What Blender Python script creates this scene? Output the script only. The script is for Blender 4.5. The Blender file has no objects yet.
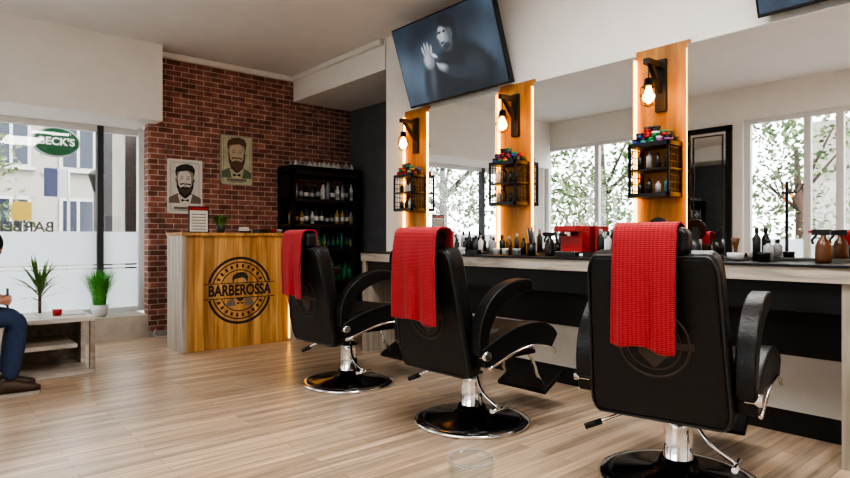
import bpy, bmesh, math, random
from mathutils import Vector, Matrix
random.seed(7)
scene=bpy.context.scene
COL=scene.collection
# ------------------------------------------------------------ materials
def newmat(name):
    m=bpy.data.materials.new(name); m.use_nodes=True
    nt=m.node_tree; b=nt.nodes.get('Principled BSDF')
    return m,nt,b
def mat(name,c,rough=0.5,metal=0.0,coat=0.0,emis=None,es=0.0,noise=0.0,nscale=30,bump=0.0,alpha=1,trans=0,spec=None):
    m,nt,b=newmat(name)
    b.inputs['Base Color'].default_value=(*c,1)
    b.inputs['Roughness'].default_value=rough
    b.inputs['Metallic'].default_value=metal
    b.inputs['Coat Weight'].default_value=coat
    b.inputs['Transmission Weight'].default_value=trans
    if spec is not None: b.inputs['Specular IOR Level'].default_value=spec
    if emis: 
        b.inputs['Emission Color'].default_value=(*emis,1); b.inputs['Emission Strength'].default_value=es
    if noise or bump:
        tc=nt.nodes.new('ShaderNodeTexCoord'); n=nt.nodes.new('ShaderNodeTexNoise')
        n.inputs['Scale'].default_value=nscale; n.inputs['Detail'].default_value=4
        nt.links.new(tc.outputs['Object'],n.inputs['Vector'])
        if noise:
            r=nt.nodes.new('ShaderNodeValToRGB')
            r.color_ramp.elements[0].position=.3; r.color_ramp.elements[1].position=.7
            r.color_ramp.elements[0].color=(*[x*(1-noise) for x in c],1)
            r.color_ramp.elements[1].color=(*[min(1,x*(1+noise)) for x in c],1)
            nt.links.new(n.outputs['Fac'],r.inputs['Fac']); nt.links.new(r.outputs['Color'],b.inputs['Base Color'])
        if bump:
            bp=nt.nodes.new('ShaderNodeBump'); bp.inputs['Strength'].default_value=bump; bp.inputs['Distance'].default_value=.01
            nt.links.new(n.outputs['Fac'],bp.inputs['Height']); nt.links.new(bp.outputs['Normal'],b.inputs['Normal'])
    return m
def wood(name,c1,c2,sc,rough=.5,plank=None,vert=False):
    m,nt,b=newmat(name); N=nt.nodes; L=nt.links
    tc=N.new('ShaderNodeTexCoord'); mp=N.new('ShaderNodeMapping'); mp.inputs['Scale'].default_value=sc
    n=N.new('ShaderNodeTexNoise'); n.inputs['Scale'].default_value=1; n.inputs['Detail'].default_value=6; n.inputs['Distortion'].default_value=.6
    L.new(tc.outputs['Object'],mp.inputs['Vector']); L.new(mp.outputs['Vector'],n.inputs['Vector'])
    r=N.new('ShaderNodeValToRGB'); r.color_ramp.elements[0].position=.3; r.color_ramp.elements[1].position=.72
    r.color_ramp.elements[0].color=(*c1,1); r.color_ramp.elements[1].color=(*c2,1)
    L.new(n.outputs['Fac'],r.inputs['Fac']); out=r.outputs['Color']
    if plank:
        bw,rh,lo=plank
        src=tc.outputs['Object']
        if vert:
            s=N.new('ShaderNodeSeparateXYZ'); cb=N.new('ShaderNodeCombineXYZ'); L.new(src,s.inputs[0])
            L.new(s.outputs['Z'],cb.inputs['X']); L.new(s.outputs['X'],cb.inputs['Y']); src=cb.outputs[0]
        bt=N.new('ShaderNodeTexBrick'); bt.offset=.37
        bt.inputs['Scale'].default_value=1; bt.inputs['Brick Width'].default_value=bw; bt.inputs['Row Height'].default_value=rh
        bt.inputs['Mortar Size'].default_value=.0016; bt.inputs['Mortar Smooth'].default_value=.1
        bt.inputs['Color1'].default_value=(lo,lo,lo,1); bt.inputs['Color2'].default_value=(1.12,1.1,1.06,1); bt.inputs['Mortar'].default_value=(.45,.41,.36,1)
        L.new(src,bt.inputs['Vector'])
        mx=N.new('ShaderNodeMix'); mx.data_type='RGBA'; mx.blend_type='MULTIPLY'; mx.inputs['Factor'].default_value=1
        L.new(out,mx.inputs[6]); L.new(bt.outputs['Color'],mx.inputs[7]); out=mx.outputs[2]
    L.new(out,b.inputs['Base Color']); b.inputs['Roughness'].default_value=rough
    return m
def brickmat():
    m,nt,b=newmat('brick_wall_mat'); N=nt.nodes; L=nt.links
    tc=N.new('ShaderNodeTexCoord'); s=N.new('ShaderNodeSeparateXYZ'); cb=N.new('ShaderNodeCombineXYZ')
    L.new(tc.outputs['Object'],s.inputs[0]); 
    ad=N.new('ShaderNodeMath'); ad.operation='ADD'; L.new(s.outputs['X'],ad.inputs[0]); L.new(s.outputs['Y'],ad.inputs[1])
    L.new(ad.outputs[0],cb.inputs['X']); L.new(s.outputs['Z'],cb.inputs['Y'])
    bt=N.new('ShaderNodeTexBrick'); bt.inputs['Scale'].default_value=1
    bt.inputs['Brick Width'].default_value=.165; bt.inputs['Row Height'].default_value=.058; bt.inputs['Mortar Size'].default_value=.0055
    bt.inputs['Mortar Smooth'].default_value=.3; bt.inputs['Bias'].default_value=-.1
    bt.inputs['Color1'].default_value=(.32,.13,.095,1); bt.inputs['Color2'].default_value=(.15,.065,.05,1); bt.inputs['Mortar'].default_value=(.50,.42,.37,1)
    L.new(cb.outputs[0],bt.inputs['Vector'])
    n=N.new('ShaderNodeTexNoise'); n.inputs['Scale'].default_value=9; n.inputs['Detail'].default_value=5; L.new(tc.outputs['Object'],n.inputs['Vector'])
    r=N.new('ShaderNodeValToRGB'); r.color_ramp.elements[0].position=.3; r.color_ramp.elements[1].position=.7
    r.color_ramp.elements[0].color=(.65,.65,.65,1); r.color_ramp.elements[1].color=(1.4,1.35,1.3,1); L.new(n.outputs['Fac'],r.inputs['Fac'])
    mx=N.new('ShaderNodeMix'); mx.data_type='RGBA'; mx.blend_type='MULTIPLY'; mx.inputs['Factor'].default_value=1
    L.new(bt.outputs['Color'],mx.inputs[6]); L.new(r.outputs['Color'],mx.inputs[7]); L.new(mx.outputs[2],b.inputs['Base Color'])
    bp=N.new('ShaderNodeBump'); bp.invert=True; bp.inputs['Strength'].default_value=.7; bp.inputs['Distance'].default_value=.01
    L.new(bt.outputs['Fac'],bp.inputs['Height']); L.new(bp.outputs['Normal'],b.inputs['Normal']); b.inputs['Roughness'].default_value=.85
    return m
def glassmat(name,white=0.0,tint=(1,1,1)):
    m=bpy.data.materials.new(name); m.use_nodes=True; nt=m.node_tree; nt.nodes.clear(); N=nt.nodes;L=nt.links
    o=N.new('ShaderNodeOutputMaterial'); t=N.new('ShaderNodeBsdfTransparent'); t.inputs[0].default_value=(*tint,1)
    g=N.new('ShaderNodeBsdfGlossy'); g.inputs['Roughness'].default_value=.02
    mx=N.new('ShaderNodeMixShader'); mx.inputs[0].default_value=.05
    L.new(t.outputs[0],mx.inputs[1]); L.new(g.outputs[0],mx.inputs[2]); out=mx.outputs[0]
    if white:
        tr=N.new('ShaderNodeBsdfTranslucent'); tr.inputs[0].default_value=(.90,.94,.96,1)
        df=N.new('ShaderNodeBsdfDiffuse'); df.inputs[0].default_value=(.80,.84,.86,1)
        a=N.new('ShaderNodeMixShader'); a.inputs[0].default_value=.45; L.new(tr.outputs[0],a.inputs[1]); L.new(df.outputs[0],a.inputs[2])
        b2=N.new('ShaderNodeMixShader'); b2.inputs[0].default_value=white; L.new(out,b2.inputs[1]); L.new(a.outputs[0],b2.inputs[2]); out=b2.outputs[0]
    L.new(out,o.inputs[0]); return m
def emit(name,c,s):
    m=bpy.data.materials.new(name); m.use_nodes=True; nt=m.node_tree; nt.nodes.clear()
    o=nt.nodes.new('ShaderNodeOutputMaterial'); e=nt.nodes.new('ShaderNodeEmission'); e.inputs[0].default_value=(*c,1); e.inputs[1].default_value=s
    nt.links.new(e.outputs[0],o.inputs[0]); return m

WHITE=mat('white_plaster',(.84,.825,.79),.8,noise=.02,nscale=6)
CEIL=mat('ceiling_paint',(.80,.80,.80),.85,noise=.02,nscale=4)
GREYW=mat('dark_grey_plaster',(.14,.145,.155),.8,noise=.1,nscale=6)
BRICK=brickmat()
FLOOR=wood('oak_floor',(.38,.265,.175),(.74,.58,.43),(1.5,30,1),.28,plank=(.9,.065,.70))
GREYOAK=wood('grey_oak',(.28,.24,.20),(.60,.53,.45),(2,3,26),.45)
GREYOAKV=wood('grey_oak_vert',(.28,.235,.19),(.52,.46,.38),(24,24,1.6),.5)
HONEY=wood('honey_planks',(.38,.18,.05),(.76,.45,.17),(20,20,1.4),.5,plank=(3,.095,.68),vert=True)
PANEL=wood('niche_oak',(.28,.115,.022),(.52,.25,.06),(20,14,2),.5)
BLACK=mat('black_paint',(.010,.010,.011),.45)
BLKMET=mat('black_metal',(.016,.015,.014),.4,.6)
LEATH=mat('black_leather',(.009,.009,.0095),.40,noise=.2,nscale=60,bump=.25,spec=.40)
SEAM=mat('leather_piping',(.028,.026,.025),.35)
EMBLEM=mat('brown_emblem',(.06,.042,.032),.55)
CHROME=mat('chrome',(.85,.85,.86),.10,1)
DKCHR=mat('black_chrome',(.04,.04,.045),.16,.8)
MIRROR=mat('mirror_silver',(.93,.94,.94),.01,1)
LED=emit('led_warm',(1,.40,.03),8)
LEDD=emit('led_desk',(1,.46,.06),5)
BULB=emit('bulb_glow',(1,.36,.05),20)
PANLT=emit('ceiling_fill_glow',(1,.975,.95),16)  # emission for the added ceiling fill panels
GLASS=glassmat('window_glass'); FROST=glassmat('frosted_glass',.85)
WFRAME=mat('white_frame',(.72,.72,.71),.4); DFRAME=mat('dark_frame',(.04,.04,.045),.5)
SILL=mat('sill_beige',(.5,.44,.37),.6,noise=.1,nscale=8)
PAPER=mat('poster_paper',(.52,.52,.37),.8,noise=.15,nscale=10); PAPERW=mat('poster_white',(.70,.68,.64),.8,noise=.08,nscale=12)
INK=mat('ink',(.02,.018,.016),.7); INKM=mat('ink_mid',(.20,.17,.14),.8); INKL=mat('ink_light',(.40,.36,.29),.8)
SKIN_P=mat('print_skin',(.56,.46,.32),.8); BEARD_P=mat('print_beard',(.11,.07,.04),.8); GREEN_P=mat('print_green',(.14,.20,.12),.8)
LAM=mat('white_laminate',(.72,.71,.69),.45,noise=.03,nscale=9)
LGREY=mat('light_grey_laminate',(.42,.40,.38),.5)
SKIN=mat('skin',(.55,.31,.22),.5); HAIR=mat('dark_hair',(.012,.010,.010),.6,noise=.4,nscale=90,bump=.6)
JEANS=mat('denim',(.03,.05,.11),.85,noise=.35,nscale=120,bump=.2); SWEAT=mat('dark_sweater',(.02,.022,.03),.9,noise=.3,nscale=60)
SHOE=mat('shoe_brown',(.07,.04,.025),.5); SOLE=mat('sole',(.4,.36,.3),.7)
GRASS=mat('grass_blade',(.10,.38,.06),.5,noise=.4,nscale=30); YUC=mat('yucca_leaf',(.10,.20,.05),.5,noise=.4,nscale=20)
POTW=mat('pot_white',(.7,.7,.68),.4); POTD=mat('pot_dark',(.05,.05,.05),.5)
RED=mat('red_plastic',(.40,.012,.012),.3); CLEAR=glassmat('clear_glass',0,(.93,.95,.95))
cols=dict(w=(.7,.7,.68),k=(.02,.02,.02),r=(.40,.03,.03),b=(.03,.07,.30),g=(.02,.22,.08),y=(.5,.30,.05),br=(.12,.05,.02),s=(.35,.36,.38),t=(.05,.22,.25),p=(.2,.06,.2),n=(.05,.05,.06))
CM={k:mat('product_'+k,c,.3) for k,c in cols.items()}
def towelmat():
    m,nt,b=newmat('red_towel'); N=nt.nodes;L=nt.links
    tc=N.new('ShaderNodeTexCoord'); 
    w=N.new('ShaderNodeTexWave'); w.bands_direction='Y'; w.inputs['Scale'].default_value=20; w.inputs['Distortion'].default_value=.8
    w2=N.new('ShaderNodeTexWave'); w2.bands_direction='Z'; w2.inputs['Scale'].default_value=44; w2.inputs['Distortion'].default_value=.8
    L.new(tc.outputs['Object'],w.inputs['Vector']); L.new(tc.outputs['Object'],w2.inputs['Vector'])
    a=N.new('ShaderNodeMath'); a.operation='ADD'; q=N.new('ShaderNodeMath'); q.operation='MULTIPLY'; q.inputs[1].default_value=.35; q2=N.new('ShaderNodeMath'); q2.operation='MULTIPLY'; q2.inputs[1].default_value=.65
    L.new(w.outputs['Fac'],q.inputs[0]); L.new(w2.outputs['Fac'],q2.inputs[0]); L.new(q.outputs[0],a.inputs[0]); L.new(q2.outputs[0],a.inputs[1])
    r=N.new('ShaderNodeValToRGB'); r.color_ramp.elements[0].color=(.27,.014,.020,1); r.color_ramp.elements[1].color=(.56,.042,.050,1)
    L.new(a.outputs[0],r.inputs['Fac']); L.new(r.outputs['Color'],b.inputs['Base Color'])
    bp=N.new('ShaderNodeBump'); bp.inputs['Strength'].default_value=.6; bp.inputs['Distance'].default_value=.004
    L.new(a.outputs[0],bp.inputs['Height']); L.new(bp.outputs['Normal'],b.inputs['Normal'])
    b.inputs['Roughness'].default_value=.95; b.inputs['Sheen Weight'].default_value=.08
    return m
TOWEL=towelmat()
# ------------------------------------------------------------ mesh builder
class MB:
    def __init__(s): s.v=[];s.f=[];s.mi=[];s.mats=[];s.sm=[];s.M=Matrix.Identity(4)
    def m(s,mt):
        if mt not in s.mats: s.mats.append(mt)
        return s.mats.index(mt)
    def add(s,vs,fs,mt,smooth=False):
        o=len(s.v); s.v+= [tuple(s.M@Vector(p)) for p in vs]; i=s.m(mt)
        for f in fs: s.f.append([o+k for k in f]); s.mi.append(i); s.sm.append(smooth)
        return s
    def box(s,x0,x1,y0,y1,z0,z1,mt):
        return s.add([(x0,y0,z0),(x1,y0,z0),(x1,y1,z0),(x0,y1,z0),(x0,y0,z1),(x1,y0,z1),(x1,y1,z1),(x0,y1,z1)],
          [(0,3,2,1),(4,5,6,7),(0,1,5,4),(1,2,6,5),(2,3,7,6),(3,0,4,7)],mt)
    def rings(s,rings,mt,smooth=True,caps=True,closed=False):
        n=len(rings[0]); vs=[p for r in rings for p in r]; fs=[]
        R=len(rings)
        for i in range(R if closed else R-1):
            for j in range(n):
                a=i*n+j; b=i*n+(j+1)%n; c=((i+1)%R)*n+(j+1)%n; d=((i+1)%R)*n+j
                fs.append((a,b,c,d))
        s.add(vs,fs,mt,smooth)
        if caps and not closed:
            o=len(s.v)-len(vs)
            s.f.append([o+k for k in range(n)][::-1]); s.f.append([o+(R-1)*n+k for k in range(n)])
            i=s.m(mt); s.mi+= [i,i]; s.sm+=[False,False]
        return s
    def lathe(s,prof,loc,mt,seg=16,smooth=True):
        rs=[[(loc[0]+max(r,1e-4)*math.cos(2*math.pi*j/seg),loc[1]+max(r,1e-4)*math.sin(2*math.pi*j/seg),loc[2]+z) for j in range(seg)] for r,z in prof]
        return s.rings(rs,mt,smooth)
    def tube(s,pts,r,mt,seg=8,closed=False,flat=1.0):
        pts=[Vector(p) for p in pts]; n=len(pts); rs=[]
        rr=r if isinstance(r,(list,tuple)) else [r]*n
        prev=None
        for i,p in enumerate(pts):
            if closed: t=pts[(i+1)%n]-pts[i-1]
            else: t=pts[min(i+1,n-1)]-pts[max(i-1,0)]
            t.normalize()
            if prev is None:
                up=Vector((0,0,1)) if abs(t.z)<.9 else Vector((1,0,0))
                u=t.cross(up).normalized()
            else:
                u=(prev-t*prev.dot(t)).normalized()
            prev=u; w=t.cross(u)
            rs.append([tuple(p+u*math.cos(2*math.pi*j/seg)*rr[i]+w*math.sin(2*math.pi*j/seg)*rr[i]*flat) for j in range(seg)])
        return s.rings(rs,mt,True,not closed,closed)
    def cyl(s,p0,p1,r,mt,seg=16): return s.tube([p0,p1],r,mt,seg)
    def sphere(s,c,rx,ry,rz,mt,seg=16,rg=10):
        rs=[]
        for i in range(rg+1):
            a=math.pi*i/rg; rs.append([(c[0]+rx*max(math.sin(a),1e-3)*math.cos(2*math.pi*j/seg),c[1]+ry*max(math.sin(a),1e-3)*math.sin(2*math.pi*j/seg),c[2]-rz*math.cos(a)) for j in range(seg)])
        return s.rings(rs,mt)
    def prism(s,pts,fn,w0,w1,mt,smooth=False):
        n=len(pts); vs=[fn(u,v,w0) for u,v in pts]+[fn(u,v,w1) for u,v in pts]
        fs=[list(range(n))[::-1],[n+k for k in range(n)]]+[(k,(k+1)%n,n+(k+1)%n,n+k) for k in range(n)]
        return s.add(vs,fs,mt,smooth)
    def make(s,name,par=None,loc=(0,0,0),rotz=0,bev=0,seg=3,smoothall=False):
        me=bpy.data.meshes.new(name); me.from_pydata(s.v,[],s.f)
        for mt in s.mats: me.materials.append(mt)
        for i,p in enumerate(me.polygons): p.material_index=s.mi[i]; p.use_smooth=s.sm[i] or smoothall
        bm=bmesh.new(); bm.from_mesh(me); bmesh.ops.recalc_face_normals(bm,faces=bm.faces); bm.to_mesh(me); bm.free()
        ob=bpy.data.objects.new(name,me); COL.objects.link(ob); ob.location=loc; ob.rotation_euler=(0,0,rotz)
        if par: ob.parent=par
        if bev:
            b=ob.modifiers.new('bevel','BEVEL'); b.width=bev; b.segments=seg; b.limit_method='ANGLE'; b.angle_limit=math.radians(35); b.harden_normals=True
            for p in me.polygons: p.use_smooth=True
        return ob
def E(name,loc=(0,0,0),rot=(0,0,0),par=None):
    e=bpy.data.objects.new(name,None); COL.objects.link(e); e.location=loc; e.rotation_euler=rot; e.empty_display_size=.1
    if par: e.parent=par
    return e
def box(name,x0,x1,y0,y1,z0,z1,mt,par=None,bev=0):
    return MB().box(x0,x1,y0,y1,z0,z1,mt).make(name,par,bev=bev,seg=2)
def text(name,body,loc,rot,size,mt,par=None,sx=1,off=.012):
    c=bpy.data.curves.new(name,'FONT'); c.body=body; c.align_x='CENTER'; c.align_y='CENTER'; c.size=size; c.extrude=.001; c.offset=size*off
    t=bpy.data.objects.new(name+'_tmp',c); COL.objects.link(t)
    dg=bpy.context.evaluated_depsgraph_get(); me=bpy.data.meshes.new_from_object(t.evaluated_get(dg)); bpy.data.objects.remove(t)
    ob=bpy.data.objects.new(name,me); me.materials.clear(); me.materials.append(mt); COL.objects.link(ob)
    ob.location=loc; ob.rotation_euler=rot; ob.scale=(sx,1,1)
    if par: ob.parent=par
    return ob
def ell(cx,cz,rx,rz,n=28,a0=0,a1=2*math.pi):
    full=abs(a1-a0-2*math.pi)<1e-4
    return [(cx+rx*math.cos(a0+(a1-a0)*k/(n if full else n-1)),cz+rz*math.sin(a0+(a1-a0)*k/(n if full else n-1))) for k in range(n)]
def rrect(x0,x1,z0,z1,r,n=5):
    p=[]
    for cx,cz,a in ((x1-r,z0+r,-90),(x1-r,z1-r,0),(x0+r,z1-r,90),(x0+r,z0+r,180)):
        for k in range(n+1):
            t=math.radians(a+90*k/n); p.append((cx+r*math.cos(t),cz+r*math.sin(t)))
    return p
# ------------------------------------------------------------ room
XM=3.65; CZ=3.08
box('floor',-1.3,4.5,-1.6,7.4,-.1,0,FLOOR)
box('ceiling',-1.45,4.65,-1.75,7.45,CZ,CZ+.15,CEIL)
box('wall_right',XM,4.5,-1.6,4.86,0,CZ,WHITE)
box('wall_right_recess',4.5,4.65,4.86,6.95,0,CZ,GREYW)
box('wall_recess_return',XM+.02,4.5,4.86,4.88,0,2.77,GREYW)
box('wall_bulkhead',XM,4.5,4.881,6.8,2.77,CZ,WHITE)
box('wall_back',1.93,4.5,6.8,6.95,0,CZ,BRICK)
box('wall_header',-1.3,2.0,6.55,6.8,2.285,CZ,WHITE)
box('wall_back_reveal',2.05,2.2,6.951,7.4,0,CZ,WHITE)
box('wall_soffit',-1.3,1.929,6.801,7.4,2.285,CZ,WHITE)
box('wall_rear',-1.3,4.5,-1.75,-1.6,0,CZ,WHITE)
box('trim_1',2.0,XM,6.74,6.8,3.01,CZ,WHITE,bev=.02)
box('trim_2',XM-.05,XM,4.9,6.74,3.02,CZ,WHITE,bev=.01)
box('baseboard_back',1.93,4.5,6.785,6.8,0,.06,LGREY)
w=MB()
X0,X1=-1.45,-1.3
w.box(X0,X1,-1.6,7.4,2.65,CZ,WHITE).box(X0,X1,-1.6,7.4,0,.3,WHITE)
for a,b in ((-1.6,.3),(3.35,4.6),(6.7,7.4)): w.box(X0,X1,a,b,.3,2.65,WHITE)
w.make('wall_left')
def window_x(name,y0,y1,posts):
    m=MB(); fx0,fx1=-1.42,-1.35
    m.box(fx0,fx1,y0,y1,.3,.36,WFRAME).box(fx0,fx1,y0,y1,2.59,2.65,WFRAME)
    for p in posts: m.box(fx0,fx1,p-.04,p+.04,.36,2.59,WFRAME)
    m.box(-1.388,-1.382,y0,y1,1.05,2.59,GLASS); m.box(-1.388,-1.382,y0,y1,.36,1.05,FROST)
    m.make(name)
window_x('window_1',.3,3.35,(.34,1.35,2.25,2.6,3.31)); window_x('window_2',4.6,6.7,(4.64,5.65,6.66))
g=E('window_3')
m=MB(); m.box(-1.3,2.05,7.28,7.34,2.22,2.285,WFRAME).box(-1.3,2.05,7.28,7.34,.24,.29,WFRAME)
m.box(1.96,2.05,7.26,7.36,.24,2.285,WFRAME); m.box(1.54,1.60,7.26,7.36,.24,2.285,DFRAME); m.box(-.4,-.34,7.26,7.36,.24,2.285,DFRAME)
m.make('frame',g)
box('glass_pane',-1.3,1.96,7.305,7.31,1.13,2.22,GLASS,g)
m=MB(); 
for a,b in ((.29,.72),(.735,.76),(.775,1.13)): m.box(-1.3,1.96,7.305,7.31,a,b,FROST)
m.box(-1.3,1.96,7.306,7.309,.72,.735,GLASS).box(-1.3,1.96,7.306,7.309,.76,.775,GLASS)
m.make('frosted_film',g)
text('window_lettering','BARBEROSSA',(.70,7.296,1.17),(math.pi/2,0,math.pi),.15,mat('lettering_grey',(.16,.16,.16),.6),g)
box('window_sill',-1.3,1.93,6.8,7.4,0,.24,SILL)
for i,(x,y) in enumerate(((2.0,1.95),(1.7,.1))):  # unseen glowing panels added to brighten the room, placed clear of the mirrors
    n='ceiling_fill_panel' if i==0 else 'ceiling_fill_panel.%03d'%i
    g=E(n); box('housing',x-.32,x+.32,y-.62,y+.62,CZ-.04,CZ,WFRAME,g); box('diffuser',x-.3,x+.3,y-.6,y+.6,CZ-.046,CZ-.04,PANLT,g)
# ------------------------------------------------------------ mirrors, niches
def mirror(name,y0,y1):
    m=MB(); m.box(3.60,3.603,y0,y1,.95,2.24,MIRROR); m.box(3.603,XM,y0,y1,.945,2.245,LGREY); m.make(name)
for i,(a,b) in enumerate(((3.32,4.15),(2.10,2.93),(.885,1.74),(-.33,.53))): mirror('wall_mirror' if i==0 else 'wall_mirror.%03d'%i,a,b)
NY=(4.36,3.13,1.92,.71)
for i,c in enumerate(NY):
    sfx='' if i==0 else '.%03d'%i
    y0,y1=c-.18,c+.18
    g=E('oak_wall_panel'+sfx); box('board',3.635,XM,y0,y1,.93,2.28,PANEL,g)
    m=MB()
    m.box(3.607,3.634,y1-.008,y1-.003,.96,2.22,LED); 
    m.box(3.607,3.634,y0+.003,y0+.008,.96,2.22,LED)
    m.make('led_strip',g)
    g=E('metal_wall_shelf'+sfx); m=MB()
    sy0,sy1,sx0,sx1,sz0,sz1=c-.135,c+.135,3.46,3.632,1.31,1.65
    t=.014
    for yy in (sy0,sy1-t):
        for xx in (sx0,sx1-t): m.box(xx,xx+t,yy,yy+t,sz0,sz1,BLKMET)
        for k in range(1,8):
            z=sz0+(sz1-sz0)*k/8; m.box(sx0,sx1,yy+.004,yy+.008,z,z+.005,BLKMET)
        for k in range(1,5):
            x=sx0+(sx1-sx0)*k/5; m.box(x,x+.005,yy+.004,yy+.008,sz0,sz1,BLKMET)
    for z in (sz0,sz1-.026): m.box(sx0,sx1,sy0,sy1,z,z+.026,BLACK)
    m.box(sx0,sx1,sy0,sy1,1.475,1.487,BLACK)
    m.make('crate',g)
    m=MB()
    for zz in (1.336,1.487):
        for k in range(4):
            y=sy0+.045+k*.06; h=random.uniform(.07,.12); r=.018
            mt=CM[random.choice('wksnkkt')]
            m.lathe([(r,0),(r,h*.75),(r*.45,h*.85),(r*.45,h)],(3.53,y,zz),mt,10)
    m.make('crate_bottles',g)
    m=MB()
    ks='rgbtyprkkn'
    for row,(cnt,zz) in enumerate(((5,1.65),(4,1.684),(2,1.718))):
        for k in range(cnt):
            y=c+(k-(cnt-1)/2)*.054
            m.lathe([(.025,0),(.025,.02)],(3.51,y,zz),CM[random.choice(ks)],14)
            m.lathe([(.026,.02),(.026,.033)],(3.51,y,zz),CM[random.choice('kwngrkk')],14)
            if row<2: m.lathe([(.025,0),(.025,.033)],(3.585,y,zz),CM[random.choice(ks)],14)
    m.make('wax_tins',g)
    g=E('wall_sconce'+sfx); m=MB()
    m.box(3.610,3.634,c-.035,c+.035,1.86,2.19,BLACK); m.box(3.44,3.612,c-.02,c+.02,2.13,2.165,BLACK)
    m.prism([(3.612,1.97),(3.612,2.01),(3.50,2.14),(3.468,2.14)],lambda u,v,w:(u,w,v),c-.014,c+.014,BLACK)
    m.tube([(3.47,c,2.13),(3.47,c,2.04)],.004,BLACK); m.lathe([(.014,.055),(.025,.05),(.030,.01),(.045,0)],(3.47,c,1.992),BLKMET,14)
    for k in range(6):
        a=k*math.pi/3; ca,sa=math.cos(a),math.sin(a)
        m.tube([(3.47+ca*.044,c+sa*.044,1.995),(3.47+ca*.052,c+sa*.052,1.94),(3.47+ca*.042,c+sa*.042,1.885),(3.47,c,1.868)],.0022,BLKMET,5)
    m.tube([(3.47+.052*math.cos(2*math.pi*k/20),c+.052*math.sin(2*math.pi*k/20),1.94) for k in range(20)],.0022,BLKMET,5,closed=True)
    m.make('bracket',g)
    MB().lathe([(.012,.105),(.016,.09),(.034,.05),(.036,.035),(.028,.012),(.008,0)],(3.47,c,1.892),BULB,16).make('bulb',g)
# ------------------------------------------------------------ counter
g=E('styling_counter')
box('wood_apron',3.20,3.60,-.6,4.66,.845,.918,GREYOAK,g,.003)
box('black_top',3.19,3.60,-.6,4.67,.918,.93,BLACK,g,.002)
box('rear_black_panel',3.56,3.645,-.6,4.66,.43,.845,BLACK,g)
box('rear_white_panel',3.58,3.645,-.6,4.66,.13,.43,LAM,g); box('plinth',3.60,3.645,-.6,4.66,0,.13,BLACK,g)
for k,y in enumerate((4.60,.66)): box('side_panel_%d'%(k+1),3.22,3.58,y,y+.06 if k==0 else y+.18,0,.845,GREYOAKV,g)
m=MB(); m.box(3.24,3.56,-.5,4.6,.70,.845,BLACK); m.make('drawer_box',g)
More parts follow.
